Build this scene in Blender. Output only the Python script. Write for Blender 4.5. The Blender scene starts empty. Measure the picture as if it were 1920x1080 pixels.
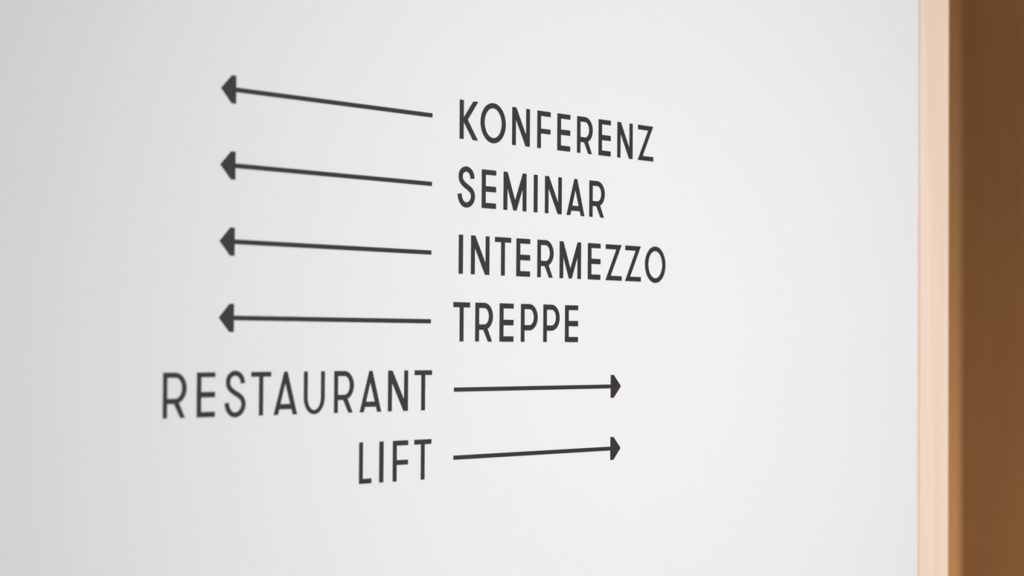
import bpy, math
from mathutils import Vector, Matrix
from mathutils.geometry import tessellate_polygon

# ------------------------------------------------------------------ frame of the place
U = 0.05            # cap height of the wall lettering in metres
Z0 = 1.757          # height of the first baseline above the floor
PITCH = 1.72514     # line spacing in cap heights

scene = bpy.context.scene
C = scene.collection

# ------------------------------------------------------------------ camera
cam_d = bpy.data.cameras.new('camera')
cam = bpy.data.objects.new('camera', cam_d)
C.objects.link(cam)
yaw, pitch, roll = map(math.radians, (50.14114, 1.442072, 0.39731))
fwd = Vector((math.sin(yaw) * math.cos(pitch), math.cos(yaw) * math.cos(pitch), math.sin(pitch)))
rgt = fwd.cross(Vector((0, 0, 1))).normalized()
up = rgt.cross(fwd)
r2 = math.cos(roll) * rgt + math.sin(roll) * up
u2 = -math.sin(roll) * rgt + math.cos(roll) * up
M = Matrix((r2, u2, -fwd)).transposed().to_4x4()
M.translation = Vector((0, -34.99838 * U, Z0 - 5.140146 * U))
cam.matrix_world = M
cam_d.sensor_width = 36
cam_d.lens = 3900 * 36 / 1920
cam_d.clip_start = 0.05
cam_d.clip_end = 60
cam_d.dof.use_dof = True
cam_d.dof.focus_distance = 2.79
cam_d.dof.aperture_fstop = 3.7
cam_d.dof.aperture_blades = 0
scene.camera = cam

# ------------------------------------------------------------------ world, lights, exposure
w = bpy.data.worlds.new('world'); scene.world = w
w.use_nodes = True
w.node_tree.nodes['Background'].inputs[0].default_value = (0.9, 0.95, 1.0, 1)
w.node_tree.nodes['Background'].inputs[1].default_value = 0.3

def area(name, loc, aim, sx, sy, power, col, spread=180):
    d = bpy.data.lights.new(name, 'AREA')
    d.shape = 'RECTANGLE'; d.size = sx; d.size_y = sy
    d.energy = power; d.color = col; d.spread = math.radians(spread)
    o = bpy.data.objects.new(name, d); C.objects.link(o)
    o.location = loc
    o.rotation_euler = (Vector(aim) - Vector(loc)).to_track_quat('-Z', 'Y').to_euler()
    return o
area('added_key_light', (1.21, -2.51, 1.81), (4.1, 0, 0.80), 1.18, 0.75, 25.8, (0.965, 0.98, 1.015), 111)  # added panel behind the camera, no real window; gives the wall its sideways falloff
area('added_overhead_fill', (1.9, -2.3, 2.74), (1.9, -2.3, 0), 4.6, 3.0, 60, (0.93, 0.975, 1.02))  # added overhead panel lifting the ambient level; the ceiling has no opening
area('added_far_fill', (5.5, -4.08, 1.5), (5.0, 0, 1.5), 1.8, 1.5, 19, (0.97, 0.985, 1.0))  # added panel brightening the wall's right part and reflections in the right letters
area('added_low_fill', (6.64, -0.3, 0.42), (6.64, 1.8, 0.76), 0.2, 0.4, 34, (1.0, 0.86, 0.78))  # added small panel washing the brown back wall from below; no glazing there

vs = scene.view_settings
vs.view_transform = 'Standard'; vs.look = 'None'
vs.exposure = -0.035; vs.gamma = 1.0; vs.use_curve_mapping = False

# ------------------------------------------------------------------ materials
def new_mat(name):
    m = bpy.data.materials.new(name); m.use_nodes = True
    nt = m.node_tree
    return m, nt, nt.nodes['Principled BSDF']

def paint(name, col, rough=0.6, bump=0.02):
    m, nt, b = new_mat(name)
    N, L = nt.nodes, nt.links
    tc = N.new('ShaderNodeTexCoord')
    n = N.new('ShaderNodeTexNoise'); n.inputs['Scale'].default_value = 420
    n.inputs['Detail'].default_value = 3
    L.new(tc.outputs['Object'], n.inputs['Vector'])
    bp = N.new('ShaderNodeBump'); bp.inputs['Strength'].default_value = bump
    bp.inputs['Distance'].default_value = 0.0004
    L.new(n.outputs['Fac'], bp.inputs['Height']); L.new(bp.outputs['Normal'], b.inputs['Normal'])
    b.inputs['Base Color'].default_value = (*col, 1)
    b.inputs['Roughness'].default_value = rough
    b.inputs['Specular IOR Level'].default_value = 0.3
    return m

def wood(name, lo, hi, rough=0.5, s=1.0):
    m, nt, b = new_mat(name)
    N, L = nt.nodes, nt.links
    tc = N.new('ShaderNodeTexCoord')
    mp = N.new('ShaderNodeMapping'); mp.inputs['Scale'].default_value = (60 * s, 60 * s, 2.2 * s)
    L.new(tc.outputs['Object'], mp.inputs['Vector'])
    n = N.new('ShaderNodeTexNoise'); n.inputs['Scale'].default_value = 1.0
    n.inputs['Detail'].default_value = 6; n.inputs['Roughness'].default_value = 0.55
    n.inputs['Distortion'].default_value = 0.6
    L.new(mp.outputs['Vector'], n.inputs['Vector'])
    mp2 = N.new('ShaderNodeMapping'); mp2.inputs['Scale'].default_value = (9 * s, 9 * s, 0.7 * s)
    L.new(tc.outputs['Object'], mp2.inputs['Vector'])
    n2 = N.new('ShaderNodeTexNoise'); n2.inputs['Scale'].default_value = 1.0
    n2.inputs['Detail'].default_value = 2
    L.new(mp2.outputs['Vector'], n2.inputs['Vector'])
    ad = N.new('ShaderNodeMath'); ad.operation = 'ADD'
    L.new(n.outputs['Fac'], ad.inputs[0]); L.new(n2.outputs['Fac'], ad.inputs[1])
    rp = N.new('ShaderNodeMapRange')
    rp.inputs['From Min'].default_value = 0.7; rp.inputs['From Max'].default_value = 1.3
    L.new(ad.outputs[0], rp.inputs['Value'])
    mx = N.new('ShaderNodeMix'); mx.data_type = 'RGBA'
    mx.inputs['A'].default_value = (*lo, 1); mx.inputs['B'].default_value = (*hi, 1)
    L.new(rp.outputs['Result'], mx.inputs['Factor'])
    L.new(mx.outputs['Result'], b.inputs['Base Color'])
    b.inputs['Roughness'].default_value = rough
    b.inputs['Specular IOR Level'].default_value = 0.3
    return m

m_wall = paint('white_wall_paint', (0.80, 0.80, 0.80))
m_ceil = paint('ceiling_paint', (0.72, 0.72, 0.72))
m_floor = paint('stone_floor', (0.42, 0.37, 0.32), 0.5)
m_trim = wood('pale_maple', (0.85, 0.655, 0.51), (0.95, 0.77, 0.64), 0.5)
m_panel = wood('brown_oak_panel', (0.345, 0.192, 0.080), (0.405, 0.234, 0.100), 0.55, 0.5)
m_vinyl, nt_, b_ = new_mat('charcoal_vinyl')
nz = nt_.nodes.new('ShaderNodeTexNoise'); nz.inputs['Scale'].default_value = 300
mr = nt_.nodes.new('ShaderNodeMapRange')
mr.inputs['To Min'].default_value = 0.38; mr.inputs['To Max'].default_value = 0.44
nt_.links.new(nz.outputs['Fac'], mr.inputs['Value'])
nt_.links.new(mr.outputs['Result'], b_.inputs['Roughness'])
b_.inputs['Base Color'].default_value = (0.017, 0.0155, 0.0168, 1)
b_.inputs['Specular IOR Level'].default_value = 0.5

# ------------------------------------------------------------------ mesh helpers
def mesh_obj(name, verts, faces, mat, parent=None, origin=None):
    if origin is not None:
        verts = [(x - origin[0], y - origin[1], z - origin[2]) for x, y, z in verts]
    me = bpy.data.meshes.new(name)
    me.from_pydata(verts, [], faces); me.validate(); me.update()
    me.materials.append(mat)
    o = bpy.data.objects.new(name, me); C.objects.link(o)
    if origin is not None: o.location = origin
    if parent: o.parent = parent
    return o

def box(name, x0, x1, y0, y1, z0, z1, mat, bevel=0.0, parent=None):
    c = ((x0 + x1) / 2, (y0 + y1) / 2, z0)
    v = [(x, y, z) for z in (z0, z1) for y in (y0, y1) for x in (x0, x1)]
    f = [(0, 2, 3, 1), (4, 5, 7, 6), (0, 1, 5, 4), (2, 6, 7, 3), (0, 4, 6, 2), (1, 3, 7, 5)]
    o = mesh_obj(name, v, f, mat, parent, c)
    if bevel:
        b = o.modifiers.new('bevel', 'BEVEL'); b.width = bevel; b.segments = 3
    return o

def prism_xy(name, poly, z0, z1, mat):
    """vertical extrusion of a plan outline (counter-clockwise seen from above)"""
    n = len(poly)
    c = (sum(p[0] for p in poly) / n, sum(p[1] for p in poly) / n, z0)
    v = [(x, y, z0) for x, y in poly] + [(x, y, z1) for x, y in poly]
    f = [tuple(reversed(range(n))), tuple(range(n, 2 * n))]
    f += [(i, (i + 1) % n, n + (i + 1) % n, n + i) for i in range(n)]
    return mesh_obj(name, v, f, mat, None, c)

def structure(o):
    o['kind'] = 'structure'; return o

# ------------------------------------------------------------------ the setting
WX1 = 3.1825                       # right end of the white wall
H = 2.8
structure(box('floor', -2.5, 6.95, -4.3, 1.95, -0.12, 0.0, m_floor))
structure(box('ceiling', -2.5, 6.95, -4.3, 1.95, H, H + 0.12, m_ceil))
structure(box('wall_front', -2.5, WX1, 0.0, 0.12, 0, H, m_wall))
structure(box('wall_left', -2.62, -2.5, -4.3, 1.95, 0, H, m_wall))
structure(box('wall_behind', -2.5, 6.8, -4.3, -4.15, 0, H, m_wall))
structure(box('wall_right', 6.8, 6.95, -4.3, 1.95, 0, H, m_panel))
structure(box('wall_back', -2.5, 6.8, 1.816, 1.95, 0, H, m_panel))

# pale wooden casing closing the end of the white wall, with a small rebate beside the paint
x0, x1 = WX1, 3.2925
r = 0.004
trim_poly = [(x0, 0.012), (x0 + 0.0045, 0.012), (x0 + 0.0045, -0.0005), (x1 - r, -0.0005)]
for k in range(1, 5):
    a = math.pi / 2 * k / 4
    trim_poly.append((x1 - r + r * math.sin(a), -0.0005 + r - r * math.cos(a)))
trim_poly += [(x1, 0.12), (x0, 0.12)]
structure(prism_xy('trim_1', trim_poly, 0.0, H, m_trim))

# ------------------------------------------------------------------ lettering
def arc(cx, cz, rx, rz, a0, a1, n):
    return [(cx + rx * math.cos(math.radians(a0 + (a1 - a0) * i / n)),
             cz + rz * math.sin(math.radians(a0 + (a1 - a0) * i / n))) for i in range(n + 1)]

def catmull(P, n=6):
    Q = [tuple(2 * P[0][i] - P[1][i] for i in (0, 1))] + P + [tuple(2 * P[-1][i] - P[-2][i] for i in (0, 1))]
    out = []
    for i in range(1, len(Q) - 2):
        for k in range(n):
            t = k / n
            out.append(tuple(0.5 * (2 * Q[i][j] + (Q[i + 1][j] - Q[i - 1][j]) * t
                + (2 * Q[i - 1][j] - 5 * Q[i][j] + 4 * Q[i + 1][j] - Q[i + 2][j]) * t * t
                + (3 * Q[i][j] - Q[i - 1][j] - 3 * Q[i + 1][j] + Q[i + 2][j]) * t ** 3) for j in (0, 1)))
    out.append(P[-1])
    return out

def s_glyph():
    mid = [(.573, .728), (.556, .812), (.508, .893), (.425, .945), (.325, .965), (.225, .938), (.148, .878),
           (.118, .795), (.124, .705), (.178, .622), (.290, .548), (.420, .485), (.532, .415), (.588, .325),
           (.590, .235), (.544, .138), (.452, .068), (.335, .042), (.220, .070), (.133, .150), (.092, .235), (.077, .322)]
    c = catmull(mid, 4)
    A, B = [], []
    for i, p in enumerate(c):
        q0 = c[max(i - 1, 0)]; q1 = c[min(i + 1, len(c) - 1)]
        tx, tz = q1[0] - q0[0], q1[1] - q0[1]
        if i == 0: tx, tz = -0.02, 0.2
        if i == len(c) - 1: tx, tz = -0.02, 0.2
        l = math.hypot(tx, tz); nx, nz = -tz / l, tx / l
        h = math.hypot(.076 * nx, .068 * nz)
        A.append((p[0] + nx * h, p[1] + nz * h)); B.append((p[0] - nx * h, p[1] - nz * h))
    return [A + B[::-1]]

BOWL = arc(.345, .652, .349, .350, 90, -90, 20)
BOWL_IN = [(.145, .443)] + arc(.362, .654, .176, .211, -90, 90, 18) + [(.145, .865)]
GLYPH = {
 'E': (.565, [[(0, 0), (0, 1), (.565, 1), (.565, .870), (.154, .870), (.154, .575), (.563, .575), (.563, .430), (.154, .430), (.154, .141), (.563, .141), (.563, 0)]]),
 'F': (.553, [[(0, 0), (0, 1), (.553, 1), (.553, .868), (.148, .868), (.148, .527), (.551, .527), (.551, .397), (.148, .397), (.148, 0)]]),
 'I': (.155, [[(0, 0), (0, 1), (.155, 1), (.155, 0)]]),
 'L': (.432, [[(0, 0), (0, 1), (.136, 1), (.136, .128), (.432, .128), (.432, 0)]]),
 'T': (.640, [[(.246, 0), (.246, .870), (0, .870), (0, 1), (.640, 1), (.640, .870), (.392, .870), (.392, 0)]]),
 'N': (.712, [[(0, 0), (0, 1), (.157, 1), (.566, .293), (.566, 1), (.712, 1), (.712, 0), (.548, 0), (.145, .69), (.145, 0)]]),
 'Z': (.745, [[(0, 0), (.495, .868), (.006, .868), (.006, 1), (.735, 1), (.234, .130), (.745, .130), (.745, 0)]]),
 'M': (.930, [[(0, 0), (0, 1), (.153, 1), (.468, .263), (.782, 1), (.930, 1), (.930, 0), (.783, 0), (.777, .595), (.525, 0), (.405, 0), (.155, .592), (.150, 0)]]),
 'A': (.780, [[(0, 0), (.335, 1), (.455, 1), (.780, 0), (.622, 0), (.580, .125), (.198, .125), (.157, 0)],
              [(.379, .706), (.529, .264), (.240, .264)]]),
 'K': (.714, [[(0, 0), (0, 1), (.152, 1), (.152, .556), (.155, .556), (.532, 1), (.714, 1), (.309, .506), (.714, 0), (.517, 0), (.155, .440), (.152, .440), (.152, 0)]]),
 'O': (1.000, [arc(.5, .503, .5, .523, 0, 360, 56)[:-1], arc(.5, .504, .343, .388, 0, 360, 56)[:-1]]),
 'P': (.696, [[(0, 0), (0, 1.002)] + BOWL + [(.145, .302), (.145, 0)], BOWL_IN]),
 'R': (.694, [[(0, 0), (0, 1.002)] + [q for q in BOWL if not (q[1] < .34 and q[0] < .48)] + [(.478, .338), (.662, 0), (.502, 0), (.317, .303), (.145, .303), (.145, 0)], BOWL_IN]),
 'U': (.680, [[(0, 1), (.128, 1)] + arc(.340, .385, .212, .290, 180, 360, 24) + [(.552, 1), (.680, 1)] + arc(.340, .390, .340, .400, 360, 180, 30)]),
 'S': (.666, s_glyph()),
}
TH = 0.0006        # foil thickness

def slim(loops, d):
    """draw every outline in by d (holes grow by d): a slightly lighter cut of the same letter"""
    def area2(lp): return sum(a[0] * b[1] - b[0] * a[1] for a, b in zip(lp, lp[1:] + lp[:1]))
    out = []
    for li, lp in enumerate(loops):
        sg = 1 if area2(lp) > 0 else -1
        if li: sg = -sg
        n = len(lp); new = []
        for i in range(n):
            p0, p, p1 = lp[i - 1], lp[i], lp[(i + 1) % n]
            def nrm(a, b):
                l = math.hypot(b[0] - a[0], b[1] - a[1]) or 1e-9
                return (-(b[1] - a[1]) / l, (b[0] - a[0]) / l)
            n0, n1 = nrm(p0, p), nrm(p, p1)
            mx, mz = n0[0] + n1[0], n0[1] + n1[1]
            k = 2 / max(mx * mx + mz * mz, 0.5)
            new.append((p[0] + sg * d * mx * k / 1, p[1] + sg * d * mz * k / 1))
        out.append(new)
    xs0 = [x for x, z in loops[0]]; zs0 = [z for x, z in loops[0]]
    xs = [x for x, z in out[0]]; zs = [z for x, z in out[0]]
    fx = (max(xs0) - min(xs0)) / (max(xs) - min(xs)); fz = (max(zs0) - min(zs0)) / (max(zs) - min(zs))
    return [[(min(xs0) + (x - min(xs)) * fx, min(zs0) + (z - min(zs)) * fz) for x, z in lp] for lp in out]

def foil(name, loops, mat, parent, ox, oz, sx=1.0):
    """loops in cap heights -> thin solid on the wall; origin at (ox, oz)"""
    L3 = [[Vector((x * sx * U, 0, z * U)) for x, z in lp] for lp in loops]
    tris = tessellate_polygon(L3)
    flat = [p for lp in L3 for p in lp]; n = len(flat)
    v = [(p.x, -TH, p.z) for p in flat] + [(p.x, 0.0, p.z) for p in flat]
    f = []
    for t in tris:
        a, b, c = (flat[i] for i in t)
        if ((b - a).cross(c - a)).y > 0: t = (t[0], t[2], t[1])
        f.append(tuple(t)); f.append((t[0] + n, t[2] + n, t[1] + n))
    s = 0
    for lp in L3:
        k = len(lp)
        for i in range(k):
            a, b = s + i, s + (i + 1) % k
            f.append((a, b, b + n, a + n))
        s += k
    o = mesh_obj(name, v, f, mat, parent)
    o.location = (ox, 0, oz)
    return o

def empty(name, x, z):
    o = bpy.data.objects.new(name, None); o.empty_display_size = 0.03
    C.objects.link(o); o.location = (x, 0, z); return o

WORDS = [
 (0, 'KONFERENZ', 'dark grey word KONFERENZ in capitals, topmost line on the white wall',
  [(39.785, .714), (40.601, 1.008), (41.877, .727), (42.923, .558), (43.778, .560), (44.644, .692), (45.606, .556), (46.469, .715), (47.432, .744)]),
 (1, 'SEMINAR', 'dark grey word SEMINAR in capitals, between KONFERENZ and INTERMEZZO',
  [(39.722, .671), (40.668, .568), (41.542, .938), (42.791, .157), (43.266, .717), (44.202, .784), (45.206, .695)]),
 (2, 'INTERMEZZO', 'dark grey word INTERMEZZO in capitals, third line on the white wall',
  [(39.787, .160), (40.263, .725), (41.211, .650), (42.085, .567), (42.961, .685), (43.914, .932), (45.158, .564), (45.957, .745), (46.865, .746), (47.807, .994)]),
 (3, 'TREPPE', 'dark grey word TREPPE in capitals, fourth line, right of a left-pointing arrow',
  [(39.596, .641), (40.451, .695), (41.418, .565), (42.291, .697), (43.231, .696), (44.165, .569)]),
 (4, 'RESTAURANT', 'dark grey word RESTAURANT, longest word of the sign, above LIFT',
  [(30.040, .680), (31.018, .540), (31.845, .636), (32.656, .620), (33.365, .750), (34.330, .688), (35.336, .668), (36.212, .752), (37.205, .716), (38.162, .640)]),
 (5, 'LIFT', 'short dark grey word LIFT, lowest word on the white wall',
  [(36.210, .430), (36.915, .145), (37.395, .548), (38.170, .630)]),
]
for k, word, label, pos in WORDS:
    z = Z0 - k * PITCH * U
    root = empty('wall_lettering', pos[0][0] * U, z)
    root['label'] = label; root['category'] = 'lettering'
    root['group'] = 'words of the wayfinding sign'
    for n, (ch, (lx, wd)) in enumerate(zip(word, pos)):
        w0, loops = GLYPH[ch]
        if k == 4: loops = slim(loops, 0.004 if ch == 'U' else 0.013 - 0.0008 * n)
        if k == 5: loops = slim(loops, 0.006)
        o = foil('letter', loops, m_vinyl, root, (lx - pos[0][0]) * U, 0.0, wd / w0)
        o['label'] = 'letter ' + ch

ZC = 0.4998
ARROWS = [
 (0, 'left-pointing thin dark grey arrow beside KONFERENZ, topmost arrow'),
 (1, 'left-pointing thin dark grey arrow beside the word SEMINAR'),
 (2, 'left-pointing thin dark grey arrow beside the word INTERMEZZO'),
 (3, 'left-pointing thin dark grey arrow beside TREPPE, above RESTAURANT'),
 (4, 'right-pointing thin dark grey arrow following the word RESTAURANT'),
 (5, 'right-pointing thin dark grey arrow following the word LIFT, lowest arrow'),
]
HT = 0.0535
for k, label in ARROWS:
    z = Z0 - (k * PITCH - ZC) * U
    if k < 4:
        a, b, s, tip = 32.100, 38.744, -1, 32.100 - 0.458
    else:
        a, b, s, tip = 39.643, 46.228, 1, 46.228 + 0.466
    root = empty('wall_arrow', a * U, z)
    root['label'] = label; root['category'] = 'arrow'
    root['group'] = 'left-pointing arrows of the sign' if k < 4 else 'right-pointing arrows of the sign'
    foil('shaft', [[(0, -HT), (0, HT), (b - a, HT), (b - a, -HT)]], m_vinyl, root, 0, 0)
    back = a if s < 0 else b
    t = abs(tip - back)
    head = [(0, -.319), (0, .319), (s * .135, .319), (s * t, 0.002), (s * .135, -.319)]
    foil('arrowhead', [head], m_vinyl, root, (back - a) * U, 0)
